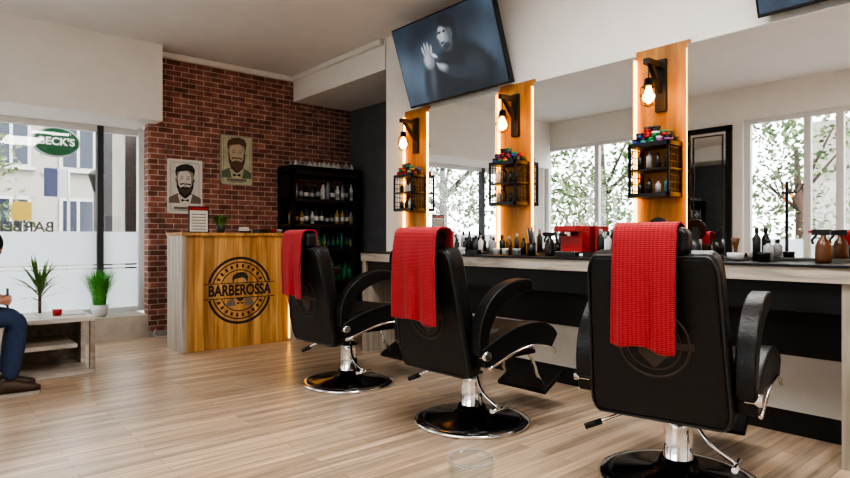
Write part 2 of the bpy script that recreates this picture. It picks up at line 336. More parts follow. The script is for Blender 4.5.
# ------------------------------------------------------------ TVs
def television(name,yc):
    g=E(name,(3.56,yc,2.27),(0,math.radians(-19),0))
    m=MB(); m.box(0,.05,-.62,.62,0,.715,BLACK); m.make('bezel',g,bev=.006)
    box('wall_arm_lower',.03,.30,-.1,.1,.28,.36,BLKMET,g)
    SC,nt,b=newmat('screen_'+name); N=nt.nodes; L=nt.links
    tc=N.new('ShaderNodeTexCoord'); n=N.new('ShaderNodeTexNoise'); n.inputs['Scale'].default_value=2.2; n.inputs['Detail'].default_value=1
    r=N.new('ShaderNodeValToRGB'); r.color_ramp.elements[0].position=.35; r.color_ramp.elements[1].position=.7
    r.color_ramp.elements[0].color=(.010,.017,.028,1); r.color_ramp.elements[1].color=(.06,.09,.13,1)
    L.new(tc.outputs['Object'],n.inputs['Vector']); L.new(n.outputs['Fac'],r.inputs['Fac']); cur=r.outputs['Color']
    nz=N.new('ShaderNodeTexNoise'); nz.inputs['Scale'].default_value=14; nz.inputs['Detail'].default_value=3; L.new(tc.outputs['Object'],nz.inputs['Vector'])
    def blob(cu,cz,ru,rz,rot,col,soft,op=1.0):
        nonlocal cur
        mp=N.new('ShaderNodeMapping'); mp.vector_type='TEXTURE'
        mp.inputs['Location'].default_value=(0,-cu,cz); mp.inputs['Rotation'].default_value=(math.radians(-rot),0,0); mp.inputs['Scale'].default_value=(1000,ru,rz)
        ln=N.new('ShaderNodeVectorMath'); ln.operation='LENGTH'
        L.new(tc.outputs['Object'],mp.inputs['Vector']); L.new(mp.outputs['Vector'],ln.inputs[0])
        ad=N.new('ShaderNodeMath'); ad.operation='MULTIPLY_ADD'; ad.inputs[1].default_value=.35; L.new(nz.outputs['Fac'],ad.inputs[0])
        L.new(ln.outputs['Value'],ad.inputs[2])
        mr=N.new('ShaderNodeMapRange'); mr.interpolation_type='SMOOTHSTEP'; mr.inputs['From Min'].default_value=1.17+soft; mr.inputs['From Max'].default_value=1.17-soft; mr.inputs['To Min'].default_value=0; mr.inputs['To Max'].default_value=op
        L.new(ad.outputs[0],mr.inputs['Value'])
        mx=N.new('ShaderNodeMix'); mx.data_type='RGBA'; L.new(mr.outputs[0],mx.inputs['Factor']); L.new(cur,mx.inputs[6]); mx.inputs[7].default_value=(*col,1); cur=mx.outputs[2]
    D0=(.006,.008,.012); D1=(.018,.024,.034); M1=(.06,.07,.085); M2=(.14,.15,.17); H1=(.28,.29,.31); H2=(.42,.43,.44)
    blob(.15,.12,.40,.26,-8,D0,.25); blob(.20,.26,.28,.17,-20,D0,.25); blob(.30,.20,.12,.10,-30,D1,.6)
    blob(.07,.53,.105,.135,0,D0,.2); blob(.035,.50,.076,.110,5,M1,.3); blob(.012,.50,.056,.092,5,M2,.3); blob(-.005,.52,.034,.06,0,H1,.4)
    blob(-.038,.512,.022,.014,-50,H1,.5); blob(.03,.425,.05,.030,15,D1,.4); blob(-.006,.462,.024,.008,10,D0,.5)
    blob(-.02,.548,.022,.009,5,D0,.5); blob(.035,.548,.018,.009,0,D0,.5); blob(.01,.578,.035,.016,5,H1,.6,.7)
    blob(.08,.625,.105,.055,-12,D0,.25); blob(.105,.52,.022,.04,0,M1,.4)
    blob(-.26,.16,.085,.20,-12,D1,.3); blob(-.22,.20,.03,.14,-12,M1,.7,.7)
    blob(-.22,.36,.065,.075,-10,M2,.25); blob(-.235,.37,.038,.05,-10,H1,.5)
    for cu,cz,rz_,ro in ((-.265,.445,.045,10),(-.232,.462,.050,4),(-.198,.460,.048,-4),(-.165,.44,.042,-12)): blob(cu,cz,.0125,rz_,ro,H1,.35)
    blob(-.14,.385,.035,.014,-35,H2,.5); blob(-.06,.265,.075,.036,-25,M2,.3); blob(-.07,.272,.05,.018,-25,H1,.5)
    blob(.10,.20,.16,.055,-15,D1,.4); blob(-.115,.30,.03,.012,-50,H1,.4)
    L.new(cur,b.inputs['Emission Color'])
    b.inputs['Emission Strength'].default_value=1; b.inputs['Base Color'].default_value=(.008,.008,.01,1); b.inputs['Roughness'].default_value=.2
    box('screen',-.003,0,-.605,.605,.018,.70,SC,g)
television('wall_television',3.74); television('wall_television.001',.705)
# ------------------------------------------------------------ beard man artwork (plane y=const facing -Y)
def beardman(m,cx,cz,s,y,ink,mid,paper,lite,beard=None,coat=None,face=None):
    beard=beard or ink; coat=coat or mid; face=face or paper
    f=lambda o:(lambda u,v,w:(cx+u*s,y-o-w*.0004,cz+v*s))
    m.prism([(-.50,-.56),(-.42,-.40),(-.22,-.30),(.22,-.30),(.42,-.40),(.50,-.56)],f(.0006),0,1,coat)
    m.prism([(-.14,-.56),(-.20,-.32),(.20,-.32),(.14,-.56)],f(.0010),0,1,paper)
    m.prism([(-.10,-.44),(-.10,-.52),(0,-.47),(.10,-.52),(.10,-.44),(0,-.485)],f(.0014),0,1,ink)
    for q in (-1,1): m.prism(ell(.235*q,.08,.035,.06),f(.0010),0,1,lite)
    m.prism(ell(0,.1,.235,.33),f(.0012),0,1,mid)
    m.prism(ell(0,.1,.218,.315),f(.0016),0,1,lite)
    m.prism(ell(-.02,.09,.185,.28),f(.0020),0,1,face)
    # beard: sideburns, jaw, chin; cheeks and lips left open
    m.prism([(-.235,.10),(-.205,.10),(-.185,-.06),(-.13,-.135),(-.06,-.10),(0,-.115),(.06,-.10),(.13,-.135),(.185,-.06),(.205,.10),(.235,.10),(.225,-.12),(.16,-.30),(.06,-.40),(0,-.43),(-.06,-.40),(-.16,-.30),(-.225,-.12)],f(.0024),0,1,beard)
    for k in range(-6,7):
        u=k*.03; m.prism([(u-.004,-.15),(u+.004,-.15),(u*.7+.003,-.36+abs(u)*.7),(u*.7-.003,-.36+abs(u)*.7)],f(.0028),0,1,mid)
    m.prism([(-.24,.16),(-.265,.30),(-.24,.42),(-.12,.50),(.05,.53),(.2,.49),(.27,.38),(.24,.16),(.205,.30),(.08,.35),(-.05,.33),(-.2,.30)],f(.0024),0,1,beard)
    for k in range(7):
        u=-.18+k*.06; m.prism([(u,.36),(u+.008,.36),(u+.05,.47),(u+.043,.47)],f(.0028),0,1,mid)
    m.prism([(-.12,-.06),(-.05,-.035),(0,-.045),(.05,-.035),(.12,-.06),(.155,-.025),(.05,-.005),(0,-.015),(-.05,-.005),(-.155,-.025)],f(.0032),0,1,beard)
    m.prism(ell(0,-.08,.05,.013),f(.0034),0,1,mid)
    for q in (-1,1):
        m.prism(ell(.09*q,.12,.048,.020),f(.0024),0,1,mid); m.prism(ell(.09*q,.12,.038,.013),f(.0028),0,1,paper); m.prism(ell(.09*q,.12,.014,.013),f(.0032),0,1,ink); m.prism([(.03*q,.165),(.09*q,.195),(.15*q,.17),(.09*q,.178)],f(.0024),0,1,ink)
    m.prism([(.015,.12),(.03,.12),(.045,.03),(-.035,.025),(.0,.015),(.03,.03)],f(.0024),0,1,lite)
def poster(name,x0,x1,z0,z1,pap,bord,s,**kw):
    g=E(name); m=MB(); m.box(x0,x1,6.785,6.797,z0,z1,pap)
    for a in ((x0,x1,z0,z0+.014),(x0,x1,z1-.014,z1),(x0,x0+.014,z0,z1),(x1-.014,x1,z0,z1)): m.box(a[0],a[1],6.778,6.786,a[2],a[3],bord)
    i=.035
    for a in ((x0+i,x1-i,z0+i,z0+i+.003),(x0+i,x1-i,z1-i-.003,z1-i),(x0+i,x0+i+.003,z0+i,z1-i),(x1-i-.003,x1-i,z0+i,z1-i)): m.box(a[0],a[1],6.783,6.786,a[2],a[3],INKM)
    m.make('sheet',g); m=MB(); beardman(m,(x0+x1)/2,(z0+z1)/2+.04,s,6.784,INK,INKM,pap,INKL,**kw)
    m.box((x0+x1)/2-.12,(x0+x1)/2+.12,6.782,6.785,z0+.05,z0+.075,INKM); m.box((x0+x1)/2-.08,(x0+x1)/2+.08,6.782,6.785,z0+.038,z0+.044,INKM)
    m.make('drawing',g)
poster('framed_poster',2.12,2.50,1.33,1.93,PAPERW,LAM,.40)
poster('framed_poster.001',2.71,3.10,1.68,2.26,PAPER,INKL,.44,beard=BEARD_P,coat=GREEN_P,face=SKIN_P)
# ------------------------------------------------------------ reception desk
g=E('reception_desk')
dx0,dx1,dy0,dy1,dh=1.88,3.06,5.60,6.02,1.11
box('left_side',dx0,dx0+.04,dy0,dy1,0,dh-.03,GREYOAKV,g); box('right_side',dx1-.09,dx1,dy0,dy1,0,dh-.03,GREYOAKV,g)
box('top',dx0-.01,dx1+.01,dy0-.02,dy1,dh-.03,dh,HONEY,g,.003)
box('front_planks',dx0+.04,dx1-.105,dy0+.02,dy0+.05,.0,dh-.03,HONEY,g)
m=MB(); m.box(dx1-.100,dx1-.092,dy0+.006,dy0+.02,.03,dh-.04,LEDD); m.make('led_strip',g)
LX,LZ,LY=2.44,.55,dy0+.019
m=MB()
for r,t in ((.315,.012),(.275,.006),(.20,.005)):
    n=48; vs=[];fs=[]
    for k in range(n):
        a=2*math.pi*k/n
        vs+= [(LX+(r-t)*math.cos(a),LY,LZ+(r-t)*math.sin(a)),(LX+(r+t)*math.cos(a),LY,LZ+(r+t)*math.sin(a))]
    for k in range(n):
        a=2*math.pi*(k+.5)/n
        if abs(r*math.sin(a))<.072: continue
        j=(k+1)%n; fs.append((2*k,2*k+1,2*j+1,2*j))
    m.add(vs,fs,INK)
beardman(m,LX,LZ+.02,.30,LY+.0005,INK,INKM,HONEY,INKL)
for k in range(26):
    a=2*math.pi*k/26
    if abs(math.sin(a))<.35: continue
    c,s_=math.cos(a),math.sin(a); u=Vector((c,0,s_)); v=Vector((-s_,0,c)); o=Vector((LX,LY-.0008,LZ))
    q=[o+u*.222+v*.010,o+u*.222-v*.010,o+u*.256-v*.012,o+u*.256+v*.012]
    m.add([tuple(p) for p in q],[(0,1,2,3)],INK)
m.box(LX-.36,LX+.36,LY-.004,LY-.002,LZ-.075,LZ+.075,HONEY)
m.box(LX-.36,LX+.36,LY-.005,LY-.004,LZ+.068,LZ+.076,INK); m.box(LX-.36,LX+.36,LY-.005,LY-.004,LZ-.076,LZ-.068,INK)
m.make('logo',g)
text('logo_text','BARBEROSSA',(LX,LY-.006,LZ),(math.pi/2,0,0),.145,INK,g,sx=.74,off=.03)
g=E('menu_stand'); m=MB(); m.box(1.98,2.17,5.72,5.735,1.11,1.36,BLKMET); m.box(1.99,2.16,5.717,5.72,1.12,1.32,PAPERW); m.box(1.99,2.16,5.716,5.72,1.325,1.35,RED); m.box(1.98,2.17,5.70,5.80,1.11,1.12,BLKMET)
for k in range(6): m.box(2.01,2.14,5.715,5.718,1.14+k*.028,1.148+k*.028,INKM)
m.make('frame',g)
def grass(name,x,y,z,h,n,spread,mt,wid=.004,pot=None,rmul=1):
    g=E(name); m=MB()
    for k in range(n):
        a=random.uniform(0,6.28); r0=random.uniform(0,.04)*rmul; sp=random.uniform(.1,1)*spread; hh=h*random.uniform(.7,1)
        b=Vector((x+r0*math.cos(a),y+r0*math.sin(a),z)); pts=[]
        for t in (0,.35,.7,1): pts.append(b+Vector((math.cos(a)*sp*t*t,math.sin(a)*sp*t*t,hh*(t-.12*t*t*spread/.1*.3))))
        sd=Vector((-math.sin(a),math.cos(a),0)); vs=[];
        for p,wd in zip(pts,(1,1,.7,.05)): vs+=[tuple(p-sd*wid*wd),tuple(p+sd*wid*wd)]
        m.add(vs,[(0,1,3,2),(2,3,5,4),(4,5,7,6)],mt)
    m.make('leaves',g)
    if pot: pot(g)
    return g
grass('potted_herb',2.32,5.80,1.17,.13,90,.10,YUC,.009,lambda g:MB().lathe([(.035,0),(.05,.07),(.045,.07)],(2.32,5.80,1.11),POTD,16).make('pot',g))
g=E('business_card_holder'); m=MB(); m.box(2.48,2.60,5.72,5.80,1.11,1.13,BLACK); m.box(2.49,2.59,5.75,5.765,1.13,1.17,CM['w']); m.make('holder',g)
g=E('payment_terminal'); m=MB(); m.box(2.68,2.76,5.70,5.86,1.11,1.15,BLACK); m.box(2.69,2.75,5.78,5.85,1.15,1.154,CM['s']); m.make('body',g,bev=.006)
g=E('decorative_bowls'); m=MB()
for k in range(4): m.lathe([(.02,0),(.035,.03),(.036,.045),(.03,.045)],(2.80+.06*k,5.90-.01*k,1.11),CM['ynrs'[k]],14)
m.make('bowls',g)
# ------------------------------------------------------------ product shelf
g=E('product_shelf_unit'); m=MB()
sx0,sx1,sy0,sy1=3.42,4.40,6.40,6.77
for x in (sx0,sx1-.05):
    for y in (sy0,sy1-.05): m.box(x,x+.05,y,y+.05,0,1.92,BLACK)
SZ=(.10,.50,.90,1.20,1.50,1.83)
SHB=mat('shelf_stained',(.05,.036,.028),.5)
for z in SZ: m.box(sx0,sx1,sy0,sy1,z,z+.035,SHB)
m.box(sx0,sx1,sy0,sy0+.02,1.865,1.93,BLACK); 
for x in (sx0,sx1-.012): m.box(x,x+.012,sy0,sy1,1.5,1.93,BLACK)
m.box(sx0,sx1,sy1-.012,sy1,.1,1.5,BLACK)
m.make('rack',g)
m=MB()
for zi,z in enumerate(SZ):
    for row in range(2):
        y=sy0+.08+row*.13; x=sx0+.09
        while x<sx1-.08:
            h={5:random.uniform(.12,.15),4:random.uniform(.16,.22),3:random.uniform(.14,.2),2:random.uniform(.14,.2)}.get(zi,random.uniform(.15,.3)); r=random.uniform(.022,.032)
            mt=CM[{5:random.choice('wsws'),4:random.choice('ksnkww'),3:random.choice('knksyw'),2:random.choice('gknwgt'),1:random.choice('ggt')}.get(zi,'g')]
            m.lathe([(r,0),(r,h*.72),(r*.4,h*.82),(r*.4,h)],(x,y,z+.035),mt,8)
            m.lathe([(r*1.02,h*.2),(r*1.02,h*.5)],(x,y,z+.035),CM[random.choice('ggsyg' if zi<3 else 'wwsy')],8)
            x+=r*2+random.uniform(.008,.02)
m.make('bottles',g)
# ------------------------------------------------------------ barber chairs
def path_prism(m,pts,th,y0,y1,mt):
    up=[];lo=[]
    for i,(x,z) in enumerate(pts):
        a=pts[max(i-1,0)]; b=pts[min(i+1,len(pts)-1)]; d=Vector((b[0]-a[0],b[1]-a[1])).normalized(); n=Vector((-d.y,d.x)); t=th[i]/2
        up.append((x+n.x*t,z+n.y*t)); lo.append((x-n.x*t,z-n.y*t))
    U=up+lo[::-1]; n=len(pts); 
    vs=[(u,y0,v) for u,v in U]+[(u,y1,v) for u,v in U]; N=2*n; fs=[]
    for i in range(n-1):
        fs.append((i,i+1,N-2-i,N-1-i)); fs.append((N+i,N+N-1-i,N+N-2-i,N+i+1))
    for k in range(N): fs.append((k,(k+1)%N,N+(k+1)%N,N+k))
    m.add(vs,fs,mt,True)
def smooth_path(P,n=5):
    out=[]
    for i in range(len(P)-1):
        p0=P[max(i-1,0)];p1=P[i];p2=P[i+1];p3=P[min(i+2,len(P)-1)]
        for k in range(n):
            t=k/n; out.append(tuple(.5*((2*p1[j])+(-p0[j]+p2[j])*t+(2*p0[j]-5*p1[j]+4*p2[j]-p3[j])*t*t+(-p0[j]+3*p1[j]-3*p2[j]+p3[j])*t**3) for j in range(len(p1))))
    out.append(tuple(P[-1])); return out
def chair(name,x,y,rot,dy=.03,W=.245,drop=.62):
    g=E(name,(x,y,0),(0,0,math.radians(rot)))
    m=MB(); m.lathe([(.33,0),(.338,.012),(.325,.022),(.30,.024)],(0,0,0),CHROME,48)
    m.lathe([(.30,.022),(.27,.03),(.12,.048),(.085,.075),(.075,.10)],(0,0,0),DKCHR,40)
    m.make('base_disc',g)
    m=MB(); m.lathe([(.075,.06),(.072,.09),(.062,.10),(.060,.27),(.064,.275),(.064,.285)],(0,0,0),CHROME,28); m.lathe([(.046,.28),(.046,.40)],(0,0,0),CHROME,24)
    m.make('hydraulic_column',g)
    m=MB(); m.box(-.2,.2,-.13,.13,.375,.41,BLKMET); m.box(-.24,.26,-.22,.22,.405,.43,BLKMET); m.box(-.24,-.17,-.2,.2,.33,.43,BLKMET); m.make('mechanism',g,bev=.006)
    m=MB(); m.prism(rrect(-.24,.31,-.25,.25,.07),lambda u,v,w:(u,v,w),.43,.565,LEATH); m.make('seat',g,bev=.035,seg=4)
    m=MB(); m.prism(rrect(-.235,.305,-.245,.245,.07),lambda u,v,w:(u,v,w),.42,.445,SEAM); m.make('seat_rim',g)
    gb=E('backrest_frame',(-.24,0,.33),(0,math.radians(-11),0),g)
    pts=rrect(-.5,.5,0,.68,.075,6)
    out=[(u*(.555-.06*v/.7),v+ (.02*(1-(2*u)**2) if v>.35 else 0)) for u,v in pts]
    m=MB(); m.prism(out,lambda u,v,w:(w,u,v),-.055,.05,LEATH); m.make('backrest',gb,bev=.03,seg=4)
    edge=[(-.054,u*.965,.35+(v-.35)*.97) for u,v in out]
    MB().tube(edge,.005,SEAM,6,closed=True).make('piping',gb)
    m=MB()
    for r,t in ((.135,.005),(.105,.003)):
        m.tube([(-.056,r*math.cos(2*math.pi*k/40),.33+r*math.sin(2*math.pi*k/40)) for k in range(40)],t,EMBLEM,6,closed=True)
    m.prism([(-.05,.02),(0,.0),(.05,.02),(.06,-.04),(0,-.1),(-.06,-.04)],lambda u,v,w:(-.056-w,u,.33+v),0,.002,EMBLEM)
    m.prism([(-.055,.04),(-.05,.09),(0,.1),(.05,.09),(.055,.04),(0,.07)],lambda u,v,w:(-.056-w,u,.33+v),0,.002,EMBLEM)
    m.box(-.059,-.055,-.15,.15,.315,.342,EMBLEM)
    m.make('back_emblem',gb)
    H=E('headrest_frame',(.045,0,0),(0,0,0),g)
    m=MB(); m.prism(rrect(-.145,.145,.985,1.095,.035),lambda u,v,w:(w,u,v),-.475,-.395,LEATH); m.make('headrest',H,bev=.02,seg=3)
    m=MB(); 
    for yy in (-.06,.06): m.cyl((-.425,yy,.94),(-.435,yy,1.01),.008,CHROME,8)
    m.make('headrest_posts',H)
    k_=drop-.62
    P=smooth_path([(-.378,.95),(-.380,1.045),(-.385,1.09),(-.41,1.108),(-.45,1.110),(-.485,1.098),(-.500,1.06),(-.508,.95+k_*.2),(-.505,.82+k_*.5),(-.50,.70+k_*.8),(-.495,drop)],4)
    nv=26; vs=[];fs=[]
    for i,(px,pz) in enumerate(P):
        s_=i/(len(P)-1); hang=max(0,(1.06-pz)/.44) if s_>.5 else 0
        for j in range(nv):
            t=j/(nv-1); yy=dy+(t-.5)*W*(1+.05*hang)+.010*hang
            fold=.010*hang*math.sin(t*W*45+dy*40)+.004*hang*math.sin(t*23+px*9)
            vs.append((px-fold-.004*hang,yy,pz+.02*hang*(t-.5)*1.2-(.008*math.sin(t*9) if s_==1 else 0)-.010*max(0,abs(t-.5)*W-.135)*6))
    for i in range(len(P)-1):
        for j in range(nv-1): fs.append((i*nv+j,i*nv+j+1,(i+1)*nv+j+1,(i+1)*nv+j))
    m=MB(); m.add(vs,fs,TOWEL,True); t=m.make('draped_towel',H); sd=t.modifiers.new('s','SOLIDIFY'); sd.thickness=.009; sd.offset=0
    for k,sg in enumerate((-1,1)):
        y0,y1=(sg*.275,sg*.345); y0,y1=min(y0,y1),max(y0,y1)
        P=smooth_path([(-.265,.46),(-.26,.57),(-.215,.67),(-.13,.745),(-.03,.785),(.06,.80),(.12,.795)],4)
        th=[.045+.035*math.sin(math.pi*min(1,i/(len(P)-1)*1.05))+.012 for i in range(len(P))]; th[-1]=.035
        m=MB(); path_prism(m,P,th,y0,y1,LEATH); m.make('arm_pad_%d'%(k+1),g,bev=.018,seg=3)
        P=smooth_path([(-.275,.44),(-.18,.47),(0,.52),(.15,.53),(.26,.51),(.32,.47)],4)
        th=[.10+.035*math.sin(math.pi*i/(len(P)-1)) for i in range(len(P))]; th[-1]=.06
        m=MB(); path_prism(m,P,th,y0-.004,y1+.004,LEATH); m.make('arm_lower_%d'%(k+1),g,bev=.022,seg=3)
        yo=sg*.352
        m=MB(); m.tube([(p[0],yo,p[1]-.062) for p in P[2:]],.008,CHROME,8); m.cyl((-.255,sg*.27,.455),(-.255,sg*.362,.455),.024,CHROME,16)
        m.box(-.2,.2,min(sg*.2,sg*.30),max(sg*.2,sg*.30),.41,.43,BLKMET)
        m.make('arm_trim_%d'%(k+1),g)
    m=MB()
    for yy in (-.13,.13): m.tube(smooth_path([(.22,yy,.42),(.36,yy,.36),(.44,yy,.22),(.52,yy,.14)],4),.012,CHROME,8)
    m.cyl((.52,-.16,.14),(.52,.16,.14),.012,CHROME,8); m.make('footrest_arms',g)
    m=MB(); m.M=Matrix.Translation((.52,0,.15))@Matrix.Rotation(math.radians(-28),4,'Y'); m.box(-.09,.12,-.19,.19,0,.03,LEATH); m.make('footrest_plate',g,bev=.01)
    m=MB(); m.tube(smooth_path([(-.04,.03,.33),(-.10,.16,.30),(-.16,.30,.235)],4),.008,CHROME,8); m.tube([(-.155,.285,.24),(-.18,.35,.21)],.014,BLACK,8)
    m.tube(smooth_path([(-.02,-.05,.30),(-.06,-.14,.20),(-.04,-.24,.13)],4),.008,CHROME,8); m.tube([(-.10,-.24,.125),(.03,-.24,.125)],.013,CHROME,8)
    m.make('pump_levers',g)
chair('barber_chair',2.43,3.69,1,.015,.26,.66); chair('barber_chair.001',2.460,2.454,1,-.02,.33,.62); chair('barber_chair.002',2.545,1.27,12,.005,.235,.635)
# ------------------------------------------------------------ counter items
T=.93
def bottle(m,x,y,h,r,mt,cap): m.lathe([(r,0),(r,h*.68),(r*.42,h*.78),(r*.42,h*.82)],(x,y,T),mt,14); m.lathe([(r*.5,h*.82),(r*.45,h)],(x,y,T),cap,12)
sets=[(((4.45,'k'),(4.38,'w'),(4.28,'br'),(4.22,'k')),()),
 (((3.9,'s'),(3.84,'k'),(3.76,'w'),(3.70,'k'),(3.62,'k'),(3.56,'k'),(3.50,'n'),(3.43,'w')),(3.66,3.54)),
 (((3.28,'s'),(3.2,'k'),(3.12,'br'),(3.05,'k'),(2.98,'k'),(2.91,'n')),(3.16,3.08,2.95)),
 (((2.30,'k'),(2.24,'w'),(2.17,'s'),(2.11,'k'),(2.05,'k'),(1.98,'n'),(1.92,'k')),(2.2,2.06,1.98)),
 (((1.32,'k'),(1.26,'s')),(1.24,))]
for si,(bs,js) in enumerate(sets):
    g=E('hair_product_bottles' if si==0 else 'hair_product_bottles.%03d'%si); m=MB()
    for y,k in bs: bottle(m,3.545+random.uniform(-.015,.01),y,random.uniform(.11,.20),random.uniform(.018,.026),CM[k],CM[random.choice('kkws')])
    for y in js:
        r=random.uniform(.02,.032); m.lathe([(r,0),(r,.035),(r*1.04,.036),(r*1.04,.05)],(3.45+random.uniform(-.03,.02),y,T),CM[random.choice('kwngs')],16)
    m.make('bottles',g)
g=E('espresso_machine'); m=MB(); m.box(3.40,3.57,2.41,2.59,T,T+.03,CM['k']); m.box(3.48,3.57,2.41,2.59,T+.03,T+.17,RED); m.box(3.40,3.57,2.41,2.59,T+.17,T+.21,RED)
m.box(3.405,3.475,2.42,2.58,T+.03,T+.035,CHROME); m.cyl((3.44,2.50,T+.17),(3.44,2.50,T+.14),.025,CHROME); m.tube([(3.44,2.50,T+.15),(3.36,2.50,T+.145)],.009,BLACK,8); m.cyl((3.5,2.46,T+.21),(3.5,2.46,T+.24),.025,CHROME); m.cyl((3.5,2.54,T+.21),(3.5,2.54,T+.235),.02,CM['w']); m.make('body',g,bev=.006)
g=E('hair_clippers')
m=MB()
for y in (3.34,2.24,1.50):
    m.box(3.34,3.38,y-.07,y+.07,T,T+.035,BLACK); m.box(3.342,3.378,y+.07,y+.10,T+.006,T+.026,CHROME)
    m.tube(smooth_path([(3.36,y-.07,T+.015),(3.38,y-.14,T+.006),(3.44,y-.18,T+.006)],4),.004,BLACK,6)
m.make('bodies',g,bev=.006)
g=E('shaving_brush_bowl'); m=MB(); m.lathe([(.025,0),(.042,.02),(.045,.045),(.04,.045)],(3.46,1.40,T),CM['w'],20); m.lathe([(.010,.04),(.012,.08),(.016,.09),(.022,.125),(.008,.13)],(3.46,1.40,T),CM['br'],12); m.make('bowl',g)
g=E('comb_jar'); m=MB(); m.lathe([(.035,0),(.035,.12),(.03,.12)],(3.45,1.62,T),CM['k'],18)
for k in range(5): m.box(3.43+k*.009,3.434+k*.009,1.60,1.63,T+.02,T+.19-.01*k,BLACK)
m.make('jar',g)
g=E('brush_holder'); m=MB(); m.lathe([(.03,0),(.035,.09),(.03,.09)],(3.44,2.82,T),CM['k'],18)
for k in range(6): m.tube([(3.44,2.82,T+.03),(3.44+.03*math.cos(k),2.82+.03*math.sin(k),T+.17+.01*k)],.006,CM['kns'[k%3]],6)
m.make('holder',g)
def spray(name,x,y,k):
    g=E(name); m=MB(); m.lathe([(.034,0),(.036,.02),(.036,.08),(.026,.11),(.012,.125),(.012,.14)],(x,y,T),CM[k],20)
    m.box(x-.012,x+.012,y-.03,y+.05,T+.14,T+.168,BLACK); m.box(x-.007,x+.007,y+.05,y+.065,T+.15,T+.163,RED); m.tube([(x,y+.03,T+.14),(x,y+.05,T+.115),(x,y+.045,T+.095)],.006,BLACK,8); m.make('bottle',g)
spray('spray_bottle',3.46,.98,'br'); spray('spray_bottle.001',3.50,2.70,'k')
g=E('folded_towels'); m=MB()
for k in range(3): m.box(3.38,3.50,4.0,4.16,T+k*.025,T+k*.025+.023,CM['k'])
m.make('stack',g,bev=.008)
g=E('table_mirror_stand'); m=MB(); m.lathe([(.05,0),(.05,.01),(.008,.02),(.008,.12)],(3.36,1.80,T),CHROME,16); m.M=Matrix.Translation((3.36,1.80,T+.18))@Matrix.Rotation(math.pi/2,4,'Y'); m.lathe([(.065,-.008),(.07,0),(.065,.008)],(0,0,0),BLACK,24); m.make('mirror',g)
# ------------------------------------------------------------ side table, plants
TW=wood('table_wood',(.42,.37,.32),(.70,.66,.60),(3,22,22),.5); TWD=wood('table_wood_dark',(.22,.18,.145),(.42,.36,.30),(22,3,22),.5)
g=E('side_table'); m=MB()
tx0,tx1,ty0,ty1=.56,1.10,5.26,5.86
m.box(tx0,tx1,ty0,ty1,.41,.445,TW); m.box(tx0,tx0+.035,ty0,ty1,.03,.41,TWD); m.box(tx1-.035,tx1,ty0+.35,ty1,.03,.41,TW); m.box(tx0,tx1,ty0,ty1,0,.03,TW)
m.box(tx0+.035,tx1-.12,ty0+.02,ty1,.21,.24,TW); m.box(tx1-.035,tx1,ty0,ty0+.05,.03,.41,TWD); m.box(tx0+.035,tx1-.035,ty1-.02,ty1,.03,.41,TWD)
m.make('cube_shelf',g,bev=.003)
def ypot(g): MB().lathe([(.03,0),(.05,.02),(.055,.07),(.04,.10),(.045,.11)],(.78,5.62,.445),CLEAR,20).make('vase',g)
g=E('potted_yucca'); m=MB()
for k in range(46):
    a=k*2.4; el=random.uniform(.35,1.45); Ln=random.uniform(.22,.35); b=Vector((.78,5.62,.55)); d=Vector((math.cos(a)*math.cos(el),math.sin(a)*math.cos(el),math.sin(el)))
    base=b+Vector((0,0,random.uniform(0,.14))); pts=[base]
    for t in (.4,.75,1): pts.append(base+d*Ln*t-Vector((0,0,.10*t*t*math.cos(el))))
    sd=Vector((-math.sin(a),math.cos(a),0)); vs=[]
    for p,wd in zip(pts,(.006,.010,.007,.001)): vs+=[tuple(p-sd*wd),tuple(p+sd*wd)]
    m.add(vs,[(0,1,3,2),(2,3,5,4),(4,5,7,6)],YUC)
m.cyl((.78,5.62,.46),(.78,5.62,.70),.012,CM['br'],8)
m.make('leaves',g); ypot(g)
g=E('red_tealight'); MB().lathe([(.03,0),(.035,.05),(.028,.05)],(.88,5.50,.445),RED,16).make('cup',g)
g=E('magazine_stack'); m=MB(); m.box(.90,1.06,5.35,5.50,.445,.455,CM['w']); m.box(.91,1.05,5.36,5.51,.455,.462,CM['s']); m.make('magazines',g)
grass('potted_grass',1.50,6.98,.33,.46,400,.19,GRASS,.004,lambda g:MB().lathe([(.06,0),(.085,.12),(.075,.12)],(1.50,6.98,.24),POTW,20).make('pot',g),1.5)
g=E('power_cable'); MB().tube(smooth_path([(1.98,6.72,.09),(1.96,6.70,.03),(2.04,6.66,.008),(2.2,6.68,.008),(2.3,6.74,.008)],5),.006,CM['w'],6).make('cable',g)
g=E('round_side_table'); m=MB(); m.lathe([(.13,0),(.135,.01),(.13,.02)],(.66,.65,.57),GREYOAK,32); m.lathe([(.12,0),(.12,.015),(.02,.03),(.018,.57)],(.66,.65,0),BLKMET,24); m.make('pedestal',g)
g=E('drinking_glass'); m=MB(); m.lathe([(.028,0),(.037,.10),(.0385,.11),(.036,.11),(.034,.1),(.026,.008)],(.68,.68,.59),CLEAR,28)
m.tube([(.68+.0375*math.cos(2*math.pi*k/32),.68+.0375*math.sin(2*math.pi*k/32),.70) for k in range(32)],.0012,CM['s'],6,closed=True); m.make('tumbler',g)
g=E('coat_rack'); m=MB(); m.lathe([(.18,0),(.18,.02),(.02,.04),(.018,1.75)],(-.9,2.68,0),BLACK,20)
for k in range(6):
    a=k*math.pi/3; c,s_=math.cos(a),math.sin(a); m.tube([(-.9,2.68,1.6),(-.9+c*.12,2.68+s_*.12,1.62),(-.9+c*.18,2.68+s_*.18,1.72)],.009,BLACK,6)
m.make('stand',g)
g=E('black_framed_mirror'); m=MB(); y0,y1,z0,z1=3.48,4.12,.75,2.6
